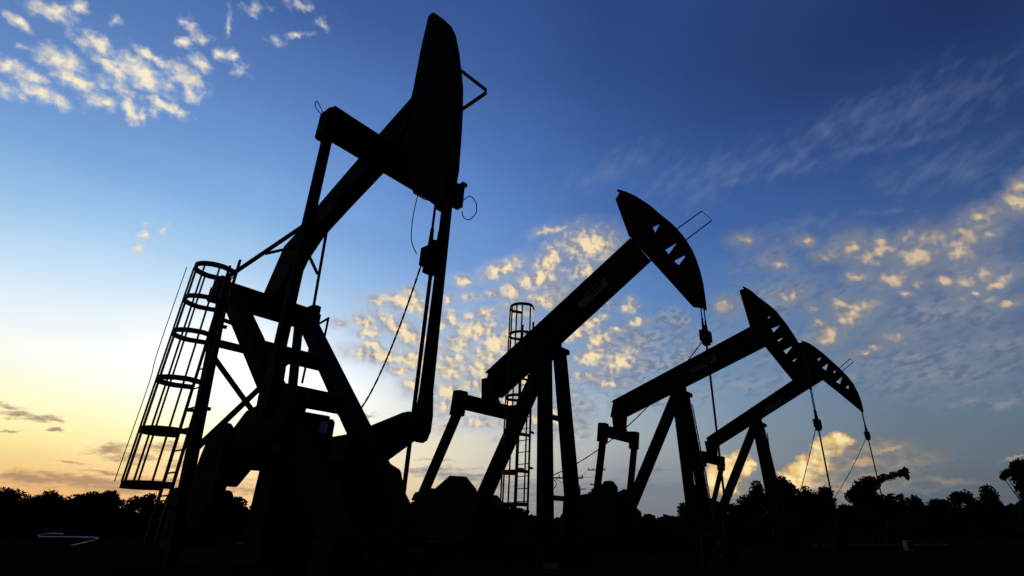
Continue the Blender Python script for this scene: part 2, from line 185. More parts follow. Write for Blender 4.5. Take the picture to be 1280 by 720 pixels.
def heaps(p, f, scale, k, wide, tight, dark, mid, light, amount=0.95, relief=3.6, det=5, rough=0.56):
    n, _ = noise(p, scale, det, rough)
    b, _ = noise(p, scale * 0.62, 2, 0.5)
    s, _ = noise(vm('ADD', p, (-0.06, -0.045, 0)), scale * 0.62, 2, 0.5)
    core = f + (n - 0.5) * k
    d = smooth(core, wide, tight)
    x = (b - s) * relief + 1.0 - core * 0.6
    return d * amount, tone(x, dark, mid, light)

def streaked(p, ang, sx, sy, scale, det=5, rough=0.55):
    a = radians(ang)
    q = comb(vm('DOT_PRODUCT', p, (cos(a) * sx, sin(a) * sx, 0), 1), vm('DOT_PRODUCT', p, (-sin(a) * sy, cos(a) * sy, 0), 1))
    return noise(q, scale, det, rough)[0]

def veil(c):            # high thin mottled veil over the right half
    p, f = bank(CLOUD_CG, 0.7, 1.2, 3); n = streaked(p, 10, 1.0, 2.6, 1.6, 5, 0.6)
    n2 = streaked(p, 14, 1.0, 2.2, 4.5, 4, 0.52)
    d = f + (n - 0.5) * 2.6 + (n2 - 0.5) * 1.6
    return over(c, smooth(d, 2.3, -0.5, 0, 0.85), mixc(smooth(n2 * 0.6 + n * 0.4, .36, .66), srgb(94, 110, 138), srgb(166, 165, 167)))
def cirrus(c):          # wisps
    p, f = bank(CLOUD_D, 0.35, 1.6, 5); n = streaked(p, 27, 1.0, 2.4, 2.4, 5, 0.56)
    return over(c, smooth(f + (n - 0.5) * 3.0, 2.3, -0.9, 0, 0.30), srgb(140, 156, 182))
def left_flock(c):
    p, f = bank(CLOUD_A, 0.2, 4.5, 1)
    a, col_ = heaps(p, f, 8.0, 2.1, 2.0, 0.0, srgb(186, 200, 222), srgb(226, 220, 206), srgb(255, 240, 206), relief=1.8)
    return over(c, a, col_)
def grey_flock(c):
    p, f = bank(CLOUD_BG, 0.3, 3.0, 2); n, _ = noise(p, 3.2, 5, 0.6)
    n2 = streaked(p, 6, 1.0, 1.8, 6.0, 4, 0.54)
    d = f + (n - 0.5) * 2.2 + (n2 - 0.5) * 1.6
    return over(c, smooth(d, 2.1, 0.0, 0, 0.85), mixc(smooth(n2, .40, .66), mixc(smooth(AZ, -14.0, 6.0), srgb(172, 176, 184), srgb(108, 122, 146)), mixc(smooth(AZ, -10.0, 8.0), srgb(226, 208, 180), srgb(176, 170, 166))))
def middle_flock(c):
    p, f = bank(CLOUD_B, 0.2, 4.5, 4)
    a, col_ = heaps(p, f, 6.5, 1.8, 2.0, 0.15, srgb(148, 150, 162), srgb(212, 192, 166), srgb(252, 227, 176))
    h = smooth(f + (noise(p, 3.0, 4, 0.5)[0] - 0.5) * 1.6, 3.2, 0.8, 0, 0.55)
    return over(over(c, h, mixc(smooth(AZ, -14.0, 4.0), srgb(178, 186, 200), srgb(138, 150, 170))), a, col_)
def right_flock(c):
    p, f = bank(CLOUD_C, 0.18, 4.5, 6)
    a, col_ = heaps(p, f, 5.0, 1.5, 2.3, 0.1, srgb(112, 126, 150), srgb(170, 156, 142), srgb(222, 194, 158), 0.9)
    h = smooth(f + (noise(p, 3.0, 4, 0.5)[0] - 0.5) * 1.6, 3.6, 0.6, 0, 0.7)
    return over(over(c, h, srgb(128, 134, 146)), a, col_)
def thunderhead(c):     # tall heap low on the right, lit from the left, grey anvil in front of its far side
    p, f = bank(CLOUD_E, 0.16, 4.0, 8)
    a, col_ = heaps(p, f, 6.0, 1.0, 1.35, 0.7, srgb(196, 152, 108), srgb(240, 196, 124), srgb(255, 232, 164), 0.97, 2.4)
    c = over(c, a, col_)
    p, f = bank(CLOUD_EG, 0.3, 2.5, 7); n, _ = noise(vm('MULTIPLY', p, (1, 1.7, 1)), 3.5, 5, 0.58)
    c = over(c, smooth(f + (n - 0.5) * 1.5, 1.5, 0.5, 0, 0.93), mixc(smooth(n, 0.35, 0.68), srgb(118, 118, 118), srgb(156, 144, 130)))
    p, f = bank(CLOUD_EH, 0.2, 4.0, 11); n, _ = noise(vm('MULTIPLY', p, (1, 2, 1)), 5.0, 4, 0.55)
    return over(c, smooth(f + (n - 0.5) * 1.8, 1.7, 0.2, 0, 0.7), srgb(214, 172, 124))
def streaks(dat, seed, col_, amt):
    def go(c):
        p, f = bank(dat, 0.25, 2.0, seed); n, _ = noise(vm('MULTIPLY', p, (1, 5, 1)), 3.5, 5, 0.65)
        return over(c, smooth(f + (n - 0.5) * 2.6, 1.7, 0.2, 0, amt), col_)
    return go
left_streaks = streaks(CLOUD_F, 9, srgb(158, 124, 102), 0.9)
low_streaks = streaks(CLOUD_G, 10, srgb(116, 124, 140), 0.75)

nn, _ = noise(comb(AZ * 0.05, EL * 0.16), 1.0, 4, 0.6)
uneven = nn * 0.14 + 0.93

def background(*layers):
    """one Background node: clear sky, then the cloud banks of that part of the sky"""
    c = sky_c
    for l in layers: c = l(c)
    g_ = NT.nodes.new('ShaderNodeHueSaturation'); g_.inputs['Saturation'].default_value = 0.96; put(g_, 'Color', c); c = X(g_.outputs[0])
    ten = vm('SCALE', c); put(ten.k.node, 'Scale', uneven * (SKY_GAIN * 10.0))
    nis = vm('SCALE', nish); put(nis.k.node, 'Scale', 0.04)
    bg = NT.nodes.new('ShaderNodeBackground'); bg.inputs['Strength'].default_value = 0.1
    put(bg, 'Color', vm('ADD', ten, nis))
    return X(bg.outputs[0])

def pick(x, edge, below, above):
    n = NT.nodes.new('ShaderNodeMixShader'); put(n, 0, mth('GREATER_THAN', x, edge)); put(n, 1, below); put(n, 2, above)
    return X(n.outputs[0])

left = pick(EL, 20.0, background(left_streaks, low_streaks), background(cirrus, left_flock))
mid = pick(EL, 33.0, background(veil, grey_flock, middle_flock, low_streaks), background(cirrus))
right = pick(EL, 13.0, background(veil, thunderhead, low_streaks), background(veil, cirrus, right_flock))
front = pick(AZ, -28.0, left, pick(AZ, 14.0, mid, right))
clear = background()
wo = NT.nodes.new('ShaderNodeOutputWorld')
NT.links.new(pick(mth('ABSOLUTE', AZ), 75.0, front, clear).k, wo.inputs['Surface'])
world.cycles.sampling_method = 'MANUAL'; world.cycles.sample_map_resolution = 512

# ---------------------------------------------------------------- sun (low behind the far trees)
sd = bpy.data.lights.new('sun', 'SUN'); sun = bpy.data.objects.new('sun', sd); col.objects.link(sun)
sd.energy = 0.3; sd.angle = radians(0.5); sd.color = (1.0, 0.75, 0.45)
_a, _e = radians(SUN_AZ), radians(SUN_EL)
sun.rotation_euler = Vector((-sin(_a) * cos(_e), -cos(_a) * cos(_e), -sin(_e))).to_track_quat('-Z', 'Y').to_euler()
J1_ARC = [(3.71, 9.64), (3.98, 9.32), (4.3, 8.9), (4.44, 8.59), (4.59, 8.08), (4.7, 7.6), (4.8, 7.14), (4.86, 6.6), (4.89, 6.11), (4.92, 5.43), (4.89, 5.16), (4.92, 4.95)]
J1_HEADL = [(3.82, 9.33), (3.75, 8.47), (3.73, 7.65), (3.71, 7.41)]
J1_HEADBOT = [(4.97, 4.87), (4.75, 4.8), (4.54, 4.99), (4.41, 5.12), (4.18, 5.25), (4.11, 5.42)]
J1_BEAMTOP = [(3.74, 7.37), (2.96, 7.0), (2.45, 6.72), (1.38, 6.17), (0.88, 5.83), (0.38, 5.61), (-0.11, 4.87)]
J1_BEAMBOT = [(3.72, 6.73), (2.95, 6.33), (2.1, 5.96), (1.36, 5.61), (0.96, 5.23), (0.65, 4.59)]
J2_ARC = [(2.57, 10.2), (2.89, 9.96), (3.18, 9.69), (3.59, 9.22), (3.94, 8.73), (4.19, 8.4), (4.34, 8.14), (4.46, 7.87), (4.57, 7.59), (4.65, 7.29), (4.72, 6.91), (4.76, 6.55), (4.77, 6.18), (4.77, 5.81)]
J3_ARC = [(3.08, 9.35), (3.33, 9.11), (3.56, 8.78), (3.84, 8.44), (4.05, 8.16), (4.19, 7.87), (4.34, 7.55), (4.48, 7.18), (4.58, 6.89), (4.69, 6.36), (4.75, 5.79), (4.73, 5.14)]
J4_ARC = [(2.84, 9.43), (3.12, 9.25), (3.37, 8.99), (3.68, 8.6), (3.93, 8.23), (4.21, 7.82), (4.45, 7.42), (4.62, 7.05), (4.73, 6.61), (4.78, 6.19), (4.78, 5.71)]
J2_HEADIN = [(4.54, 5.9), (3.46, 7.58), (2.81, 8.6), (2.42, 10.03)]
J3_HEADIN = [(4.5, 5.05), (4.03, 5.9), (3.51, 6.89), (3.08, 7.77), (2.89, 9.34)]
J4_HEADIN = [(4.74, 5.72), (4.1, 6.55), (3.41, 7.39), (2.71, 7.98), (2.55, 9.46)]
J2_BEAM = [(-2.55, 5.34), (2.94, 8.4), (3.39, 7.65), (-0.07, 5.61), (-2.07, 4.5), (-2.74, 4.6)]
J3_BEAM = [(-3.06, 5.73), (3.13, 7.71), (3.48, 6.93), (-2.65, 5.01), (-3.23, 5.1)]
J4_BEAM = [(-2.75, 5.2), (1.98, 7.53), (3.39, 7.42), (2.21, 6.88), (-2.17, 4.8), (-2.76, 4.6)]
J2_WIN = [[(3.6, 8.61), (3.93, 8.71), (3.67, 8.41)], [(3.93, 7.77), (4.31, 7.88), (4.02, 7.6)], [(4.16, 7.35), (4.44, 7.42), (4.46, 7.35), (4.28, 7.19)], [(3.55, 9.1), (3.66, 9.06), (3.59, 9.02)]]
J3_WIN = [[(3.88, 7.52), (4.18, 7.58), (3.92, 7.39)], [(4.16, 6.62), (4.48, 6.71), (4.22, 6.5)], [(4.0, 7.05), (4.2, 7.1), (4.04, 6.99)], [(4.39, 6.21), (4.58, 6.26), (4.42, 6.16)], [(3.79, 7.99), (3.91, 8.01), (3.81, 7.94)]]
J4_WIN = [[(3.41, 8.46), (3.7, 8.61), (3.45, 8.37)], [(3.56, 8.01), (3.99, 8.24), (3.68, 7.87)], [(3.97, 7.7), (4.14, 7.81), (4.03, 7.65)], [(4.02, 7.22), (4.34, 7.4), (4.14, 7.12)], [(4.37, 6.9), (4.53, 6.97), (4.44, 6.81)]]
J2_GUARD = [(4.17, 8.32), (5.04, 8.65), (5.29, 8.27), (4.44, 7.9)]
J4_GUARD = [(4.2, 7.84), (4.81, 8.25), (4.91, 8.07), (4.34, 7.7)]
J1_GUARD = [(4.71, 7.56), (5.36, 6.73), (4.82, 6.67)]
# ---------------------------------------------------------------- materials
def mat(name, c, rough=0.7, metal=0.0, spec=0.2, var=0.35, scale=6.0, c2=None, bump=0.0):
    m = bpy.data.materials.new(name); m.use_nodes = True; t = m.node_tree; b = t.nodes['Principled BSDF']
    tc = t.nodes.new('ShaderNodeTexCoord'); n = t.nodes.new('ShaderNodeTexNoise')
    n.inputs['Scale'].default_value = scale; n.inputs['Detail'].default_value = 6; n.inputs['Roughness'].default_value = 0.65
    t.links.new(tc.outputs['Object'], n.inputs['Vector'])
    r = t.nodes.new('ShaderNodeValToRGB'); e = r.color_ramp.elements
    e[0].position = 0.35; e[1].position = 0.7
    e[0].color = (*[x * (1 - var) for x in c], 1); e[1].color = (*(c2 or [x * (1 + var) for x in c]), 1)
    t.links.new(n.outputs['Fac'], r.inputs['Fac']); t.links.new(r.outputs[0], b.inputs['Base Color'])
    b.inputs['Roughness'].default_value = rough; b.inputs['Metallic'].default_value = metal
    b.inputs['Specular IOR Level'].default_value = spec
    if bump:
        bp = t.nodes.new('ShaderNodeBump'); bp.inputs['Strength'].default_value = bump; bp.inputs['Distance'].default_value = 0.02
        t.links.new(n.outputs['Fac'], bp.inputs['Height']); t.links.new(bp.outputs[0], b.inputs['Normal'])
    return m

M = dict(
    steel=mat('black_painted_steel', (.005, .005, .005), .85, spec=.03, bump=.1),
    red=mat('rusty_red_paint', (.045, .011, .004), .85, spec=.03, c2=(.02, .008, .004), scale=3),
    rust=mat('rusty_iron', (.03, .010, .005), .9, spec=.03, c2=(.008, .005, .004), scale=4, bump=.2),
    galv=mat('dull_galvanised_steel', (.008, .008, .009), .7, spec=.05),
    rope=mat('greasy_wire_rope', (.005, .005, .005), .8, spec=.05),
    badge=mat('faded_white_paint', (.13, .13, .133), .85, spec=.05, scale=14, c2=(.05, .05, .05)),
    panel=mat('pale_blue_enamel', (.3, .4, .6), .5, spec=.2),
    wood=mat('weathered_wood', (.04, .032, .025), .9, spec=.05),
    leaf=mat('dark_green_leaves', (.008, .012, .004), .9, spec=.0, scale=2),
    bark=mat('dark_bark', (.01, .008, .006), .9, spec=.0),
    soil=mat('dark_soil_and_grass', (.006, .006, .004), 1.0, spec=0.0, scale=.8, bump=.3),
    chrome=mat('bare_wet_steel_pipe', (.36, .34, .32), .45, metal=1.0, spec=.5, var=.3, scale=3),
    conc=mat('grey_painted_plate', (.16, .165, .17), .85, spec=.05),
)

# ---------------------------------------------------------------- mesh helpers
class MB:
    def __init__(s): s.v = []; s.f = []
    def add(s, vs, fs):
        o = len(s.v); s.v += [tuple(v) for v in vs]; s.f += [tuple(i + o for i in f) for f in fs]; return s
    def box(s, c, d, rz=0):
        x, y, z = (k / 2 for k in d); R = Matrix.Rotation(rz, 3, 'Z')
        vs = [Vector(c) + R @ Vector((a * x, b * y, e * z)) for a in (-1, 1) for b in (-1, 1) for e in (-1, 1)]
        return s.add(vs, [(0, 1, 3, 2), (4, 6, 7, 5), (0, 4, 5, 1), (2, 3, 7, 6), (0, 2, 6, 4), (1, 5, 7, 3)])
    def bar(s, p, q, w, h=None, up=(0, 0, 1), w2=None, h2=None):
        p, q = Vector(p), Vector(q); h = h or w; w2 = w2 or w; h2 = h2 or h
        d = (q - p).normalized(); a = d.cross(Vector(up))
        if a.length < 1e-3: a = d.cross(Vector((0, 1, 0)))
        a.normalize(); b = a.cross(d)
        vs = [e + a * i * ww / 2 + b * j * hh / 2 for e, ww, hh in ((p, w, h), (q, w2, h2)) for i, j in ((-1, -1), (1, -1), (1, 1), (-1, 1))]
        return s.add(vs, [(3, 2, 1, 0), (4, 5, 6, 7), (0, 1, 5, 4), (1, 2, 6, 5), (2, 3, 7, 6), (3, 0, 4, 7)])
    def ibeam(s, p, q, w, h, up=(0, 0, 1), t=0.04):
        p, q = Vector(p), Vector(q); d = (q - p).normalized(); a = d.cross(Vector(up)).normalized(); b = a.cross(d)
        for sg in (-1, 1): s.bar(p + b * sg * (h / 2 - t / 2), q + b * sg * (h / 2 - t / 2), w, t, up)
        return s.bar(p, q, t, h - 2 * t, up)
    def tube(s, pts, r, n=8, cap=True, closed=False, r2=None):
        pts = [Vector(p) for p in pts]; N = len(pts); o = len(s.v); ref = None
        for i, p in enumerate(pts):
            if closed: d = pts[(i + 1) % N] - pts[i - 1]
            else: d = pts[min(i + 1, N - 1)] - pts[max(i - 1, 0)]
            d.normalize()
            if ref is None:
                ref = d.orthogonal().normalized()
            ref = (ref - d * ref.dot(d))
            if ref.length < 1e-4: ref = d.orthogonal()
            ref.normalize(); b = d.cross(ref)
            rr = r if r2 is None else r + (r2 - r) * i / max(1, N - 1)
            s.v += [tuple(p + (ref * cos(2 * pi * k / n) + b * sin(2 * pi * k / n)) * rr) for k in range(n)]
        for i in range(N if closed else N - 1):
            j = (i + 1) % N
            s.f += [(o + i * n + k, o + i * n + (k + 1) % n, o + j * n + (k + 1) % n, o + j * n + k) for k in range(n)]
        if cap and not closed:
            s.f += [tuple(o + k for k in reversed(range(n))), tuple(o + (N - 1) * n + k for k in range(n))]
        return s
    def cyl(s, p, q, r, n=24, r2=None): return s.tube([p, q], r, n, r2=r2)
    def prism(s, outer, y0, y1, holes=()):
        """outline in the x-z plane (with holes), thick from y0 to y1"""
        loops = [list(outer)] + [list(h) for h in holes]
        flat = [p for l in loops for p in l]; n = len(flat); o = len(s.v)
        tri = tessellate_polygon([[Vector((x, z, 0)) for x, z in l] for l in loops])
        s.v += [(x, y0, z) for x, z in flat] + [(x, y1, z) for x, z in flat]
        s.f += [tuple(o + i for i in t) for t in tri] + [tuple(o + n + i for i in reversed(t)) for t in tri]
        k = 0
        for l in loops:
            m = len(l)
            s.f += [(o + k + i, o + k + (i + 1) % m, o + n + k + (i + 1) % m, o + n + k + i) for i in range(m)]; k += m
        return s
    def build(s, name, m, parent=None, bevel=0.0):
        me = bpy.data.meshes.new(name); me.from_pydata(s.v, [], s.f); me.update()
        bm = bmesh.new(); bm.from_mesh(me); bmesh.ops.recalc_face_normals(bm, faces=bm.faces)
        if bevel: bmesh.ops.bevel(bm, geom=[e for e in bm.edges if len(e.link_faces) == 2 and e.calc_face_angle(0) > .6], offset=bevel, segments=1, affect='EDGES')
        bm.to_mesh(me); bm.free(); me.materials.append(m)
        o = bpy.data.objects.new(name, me); col.objects.link(o)
        if parent: o.parent = parent
        return o

def empty(name, loc, rz=0):
    o = bpy.data.objects.new(name, None); col.objects.link(o); o.location = loc; o.rotation_euler = (0, 0, rz); o.empty_display_size = .3
    return o
def tag(o, label=None, cat=None, group=None, kind=None):
    for k, v in (('label', label), ('category', cat), ('group', group), ('kind', kind)):
        if v: o[k] = v
    return o

def sag(p, q, drop, n=24):
    p, q = Vector(p), Vector(q)
    return [p.lerp(q, i / n) - Vector((0, 0, drop * 4 * (i / n) * (1 - i / n))) for i in range(n + 1)]

def smooth_path(pts, n=7):
    pts = [Vector(p) for p in pts]; q = [pts[0]] + pts + [pts[-1]]; out = []
    for a, b, c, d in zip(q, q[1:], q[2:], q[3:]):
        for i in range(n):
            t = i / n
            out.append(0.5 * ((2 * b) + (c - a) * t + (2 * a - 5 * b + 4 * c - d) * t * t + (3 * b - a - 3 * c + d) * t ** 3))
    return out + [pts[-1]]

def chain_links(path, L, r):
    """links along a path, each turned a quarter against the last"""
    mb = MB(); acc = 0; k = 0
    for a, b in zip(path, path[1:]):
        d = b - a; m = max(1, round(d.length / L))
        for i in range(m):
            p, q = a.lerp(b, i / m), a.lerp(b, (i + 1) / m); e = (q - p) * .12
            mb.bar(p - e, q + e, r * (2.0 if k % 2 else 1.2), r * (1.2 if k % 2 else 2.0)); k += 1
    return mb

# ---------------------------------------------------------------- ground
g = MB(); R_ = 4000
ring = [0, 6, 12, 25, 45, 80, 150, 400, 1200, R_]
N_ = 64
vs = [(0, 0, 0)]
for r in ring[1:]:
    for k in range(N_):
        a = 2 * pi * k / N_; dzz = (0.0 if r < 30 or r > 150 else rnd.uniform(-.12, .05))
        vs.append((r * cos(a), r * sin(a), dzz))
fs = [(0, 1 + k, 1 + (k + 1) % N_) for k in range(N_)]
for i in range(len(ring) - 2):
    o = 1 + i * N_
    fs += [(o + k, o + N_ + k, o + N_ + (k + 1) % N_, o + (k + 1) % N_) for k in range(N_)]
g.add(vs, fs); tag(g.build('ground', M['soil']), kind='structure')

J4_BEAM[1] = (3.1, 8.06)
# ---------------------------------------------------------------- pumpjack pieces
AL = radians(36)            # all four units stand square to one row
ORG = {1: (-5.629, 9.0), 2: (-0.505, 15.0), 3: (4.386, 20.5), 4: (9.560, 27.0)}

def ladder(root, c, half, z0, z1, cage=None, rung=.3, side=0, r=.025, lean=(0, 0)):
    """ladder with stringers at x = c.x -+ half; cage = (radius, [hoop heights], depth) bulging to -y"""
    x, y = c
    lm = MB()
    P = lambda xx, yy, z: (xx + lean[0] * (z - z0), yy + lean[1] * (z - z0), z)
    for sx in (-half, half): lm.bar(P(x + sx, y, z0), P(x + sx, y, z1), .05, .03)
    n = int((z1 - z0) / rung)
    for i in range(1, n): 
        z = z0 + i * rung; lm.tube([P(x - half, y, z), P(x + half, y, z)], .012, 6)
    for z in side or ():
        lm.bar(P(x + half, y, z), P(x + half - .05, y + .2, z), .05, .05)
        lm.bar(P(x - half, y, z), P(x - half + .05, y + .2, z), .05, .05)
    L = lm.build('ladder', M['galv'], root)
    if cage:
        rad, hoops, dep = cage; cm = MB()
        def arc(z, n=22):
            # a hoop open toward the ladder
            pts = []
            for i in range(n + 1):
                a = pi * (0.0 + i / n)
                pts.append(P(x + rad * cos(a), y - dep * (0.42 + 0.58 * sin(a)) if 0 < i < n else y - dep * .42, z))
            return [P(x + half + .02, y, z)] + pts + [P(x - half - .02, y, z)]
        for k, z in enumerate(hoops):
            pts = arc(z)
            hgt = .075 if 0 < k < len(hoops) - 1 else (.09 if k == 0 else .085)
            for a, b in zip(pts, pts[1:]): cm.bar(a, b, .014, hgt)
        for fr in (0.06, .28, .42, .58, .72, .94):
            a = pi * fr
            px, py = x + rad * cos(a), y - dep * (0.42 + 0.58 * sin(a))
            cm.bar(P(px, py, hoops[-1] - .03), P(px, py, hoops[0] + .03), .04, .016)
        cm.build('safety_cage', M['galv'], L)
    return L

def bridle(root, x, ztop, zc, zbot, sw, scale=1.0):
    b = MB()
    for sy in (-sw, sw): b.tube([(x, sy, ztop), (x, sy, zc)], .022 * scale, 6)
    br = b.build('bridle_cable', M['rope'], root)
    s_ = MB()
    for sy in (-sw, sw): s_.cyl((x, sy, zc + .02), (x, sy, zc + .5 * scale), .05 * scale, 10, .03 * scale)
    s_.build('cable_socket', M['steel'], br)
    c = MB(); c.box((x, 0, zc - .05 * scale), (.24 * scale, sw * 2 + .2 * scale, .34 * scale)); c.box((x, 0, zc - .25 * scale), (.2 * scale, .22 * scale, .16 * scale))
    cb = c.build('carrier_bar', M['steel'], root, .01)
    k = MB(); k.cyl((x, 0, zc - .1), (x, 0, zc + .28 * scale), .07 * scale, 10); k.build('rod_clamp', M['steel'], cb)
    p = MB(); p.cyl((x, 0, zbot), (x, 0, zc), .032 * scale, 10)
    p.build('polished_rod', M['steel'], root)

def badge(beam, p0, p1, half, y):
    """faded painted emblem on the near web: a long rounded tag with a wing-like left end and a dark bar through it"""
    p0, p1 = Vector((p0[0], p0[1])), Vector((p1[0], p1[1])); d = (p1 - p0); Ln = d.length; d.normalize(); n = Vector((-d.y, d.x))
    P = lambda a, b: tuple(p0 + d * a * Ln + n * b * half)
    out = [P(.0, -.55), P(.12, -1.0), P(.9, -1.0), P(.98, -.7), P(1, 0), P(.98, .7), P(.9, 1.0), P(.3, 1.0), P(.22, .35), P(.02, .55)]
    hole1 = [P(.34, .25), P(.34, .72), P(.86, .72), P(.9, .5), P(.86, .25)]
    hole2 = [P(.42, -.35), P(.42, -.1), P(.84, -.1), P(.84, -.35)]
    hole3 = [P(.1, -.4), P(.16, .05), P(.2, -.4)]
    MB().prism(out, y - .008, y, [hole1, hole2, hole3]).build('emblem', M['badge'], beam)

# ---------------------------------------------------------------- the nearest unit: pitmans in front of the post, right behind the head
def big_jack():
    root = empty('pumpjack', (*ORG[1], 0), -AL)
    tag(root, 'huge nearest pumpjack with solid narrow head, caged ladder and pitmans right behind its head', 'pumpjack', 'pumpjacks in a row')
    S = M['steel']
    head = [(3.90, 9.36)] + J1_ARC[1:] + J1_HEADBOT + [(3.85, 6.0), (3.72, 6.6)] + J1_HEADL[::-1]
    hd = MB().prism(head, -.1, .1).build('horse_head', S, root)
    gd = MB().tube([(J1_GUARD[0][0], .1, J1_GUARD[0][1]), (J1_GUARD[1][0] - .04, .1, J1_GUARD[1][1] + .06), (J1_GUARD[1][0] - .03, .1, J1_GUARD[1][1] - .02), (J1_GUARD[2][0], .1, J1_GUARD[2][1])], .028, 8)
    gd.build('wireline_guard', M['galv'], hd)
    lw = MB().box((4.9, .12, 5.03), (.12, .16, .34)); lw.box((4.95, .14, 5.19), (.17, .08, .05)); lw.build('cable_hanger', S, hd)
    lp = MB().tube(smooth_path([(4.95, .18, 4.95), (5.08, .2, 5.0), (5.22, .2, 4.84), (5.24, .2, 4.66), (5.12, .2, 4.6), (5.0, .2, 4.68), (4.95, .2, 4.8)]), .007, 5); lp.build('loose_wire', M['rope'], hd)
    bm_ = MB().prism(J1_BEAMTOP[:-1] + [(.0, 4.62), (.5, 4.5)] + J1_BEAMBOT[::-1], -.12, .12)
    beam = bm_.build('walking_beam', S, root)
    MB().cyl((0.05, -.9, 4.62), (0.05, .92, 4.62), .1, 16).build('centre_shaft', S, beam)
    for sy in (-1, 1):
        b = MB().bar((.1, sy * .82, 4.72), (1.35, sy * .13, 5.86), .05, .055); b.bar((.62, sy * .5, 5.2), (.85, sy * .1, 5.45), .04)
        b.build('beam_brace', S, beam)
    eq = MB().bar((3.35, -1.2, 6.29), (3.35, 1.2, 6.29), .3, .44); eq.box((3.3, 0, 6.4), (.4, .4, .3))
    eqo = eq.build('equalizer', S, root, .02)
    for sy in (-1, 1): MB().box((3.34, sy * 1.16, 6.22), (.3, .18, .5)).build('pitman_clamp', S, eqo, .03)
    lw2 = MB().tube(smooth_path([(3.28, -1.25, 6.44), (3.22, -1.3, 6.58), (3.17, -1.33, 6.66), (3.14, -1.33, 6.62), (3.16, -1.3, 6.54), (3.24, -1.24, 6.42)]), .007, 5); lw2.build('loose_wire', M['rope'], eqo)
    for sy in (-1, 1):
        yb = sy * 1.08
        p = MB().bar((3.24 if sy < 0 else 3.53, yb, 6.1), (3.53 if sy > 0 else 3.36, yb, 2.5), .1, .12, (0, 1, 0), .1 if sy < 0 else .12, .12 if sy < 0 else .17)
        # boss round the crank pin
        q = [(3.52 + .2 * cos(a) , 2.12 + .3 * sin(a)) for a in [2 * pi * i / 24 for i in range(24)]]
        p.prism([(x - (.14 if sy < 0 else 0), z) for x, z in ((3.45, 2.6), (3.61, 2.6), (3.66, 2.25), (3.65, 2.02), (3.59, 1.9), (3.5, 1.87), (3.43, 1.95), (3.4, 2.15))], yb - .07, yb + .07)
        p.build('pitman', S, root)
        yc = sy * .84
        c = MB().prism([(2.12, 1.3), (2.4, 1.2), (2.98, 1.6), (3.64, 1.87), (3.7, 2.1), (3.6, 2.26), (3.45, 2.26), (2.5, 2.12), (2.1, 1.8)], yc - .09, yc + .09)
        co = c.build('crank', S, root, .02)
        yw = sy * 1.08; cw = [(2.4 + .37 * cos(2 * pi * i / 32), 1.33 + .62 * sin(2 * pi * i / 32)) for i in range(32)]
        MB().prism(cw, yw - .07, yw + .07).build('counterweight', M['rust'], co, .04)
    # post: two upright rear legs, two raking front legs, cross members
    for sy in (-1, 1):
        MB().bar((-.1, sy * .7, 4.45), (1.04 if sy < 0 else .86, sy * .74, 0.12), .13 if sy < 0 else .12, .14 if sy < 0 else .12, (0, 1, 0)).build('rear_leg', S, root)
        MB().bar((.1, sy * .68, 4.52), (4.42, sy * .46, .55), .22, .26, (0, 1, 0)).build('front_leg', S, root)
    pl = MB().bar((.05, -.92, 4.46), (.05, .94, 4.46), .4, .28); pl.box((.02, -.82, 4.66), (.28, .18, .2)); pl.box((.02, .86, 4.68), (.3, .18, .22))
    pl.build('bearing_bridge', S, root, .02)
    for tt, zz, hh in ((1.42, 3.28, .22), (2.32, 2.46, .26)): MB().bar((tt, -.62, zz), (tt, .62, zz), .16, hh).build('front_cross_member', S, root)
    x = MB().bar((.06, -.7, 3.6), (.06, .7, 3.6), .08, .12); x.bar((.1, -.7, 3.4), (.45, .7, 1.9), .07); x.bar((.55, -.72, 1.75), (.05, .7, 3.75), .07)
    x.build('rear_brace', S, root)
    # far handrail and perch
    h = MB()
    for (a, z0, z1) in ((.22, 3.2, 4.32), (.68, 3.6, 4.38)): h.bar((a, .86, z0), (a, .86, z1), .03)
    h.bar((.2, .86, 4.32), (.7, .86, 4.39), .03); h.bar((.22, .86, 3.98), (.68, .86, 4.03), .03); h.bar((.2, .8, 3.62), (.85, .86, 3.6), .05); h.bar((.45, .86, 3.6), (.45, .86, 4.0), .02)
    h.build('handrail', M['galv'], root)
    L = ladder(root, (.82, -.98), .18, .55, 4.75, cage=(.27, [1.27, 1.98, 2.69, 3.40, 3.95, 4.5], .52), side=(1.0, 2.35, 3.7))
    w = MB().tube(smooth_path([(.62, -1.55, 4.5), (.66, -1.56, 3.1), (.72, -1.55, 2.6), (.72, -1.56, 1.3)]), .006, 5); w.build('loose_wire', M['rope'], L)
    # drive train on its skid
    gb = MB().prism([(1.98, .55), (1.98, 1.9), (2.1, 2.2), (2.4, 2.22), (2.46, 2.18), (2.5, .55)], -.36, .36)
    go = gb.build('gearbox', S, root, .03)
    MB().cyl((2.35, -.98, 1.55), (2.35, .98, 1.55), .13, 16).build('crankshaft', S, go)
    MB().box((2.25, 0, 2.23), (.3, .6, .05)).build('gearbox_lid', S, go, .02)
    cb = MB().box((2.1, .72, 1.5), (.7, .16, 1.1)); co = cb.build('control_box', S, root, .02)
    MB().box((2.492, .16, 2.06), (.012, .12, .16)).build('gauge_window', M['panel'], go)
    eb = MB().prism([(1.6, .45), (1.6, 1.4), (2.3, 1.72), (2.9, 1.66), (3.3, 1.5), (3.5, 1.12), (3.42, .45)], .86, 1.0); eb.build('belt_guard', S, root, .03)
    mt = MB().cyl((-.7, -.35, 1.0), (-.7, .45, 1.0), .36, 24); mt.box((-.7, .05, .58), (.5, .7, .22)); mt.build('motor', S, root)
    sk = MB()
    for sy in (-.75, .75): sk.ibeam((-1.0, sy, .14), (4.3, sy, .14), .24, .26)
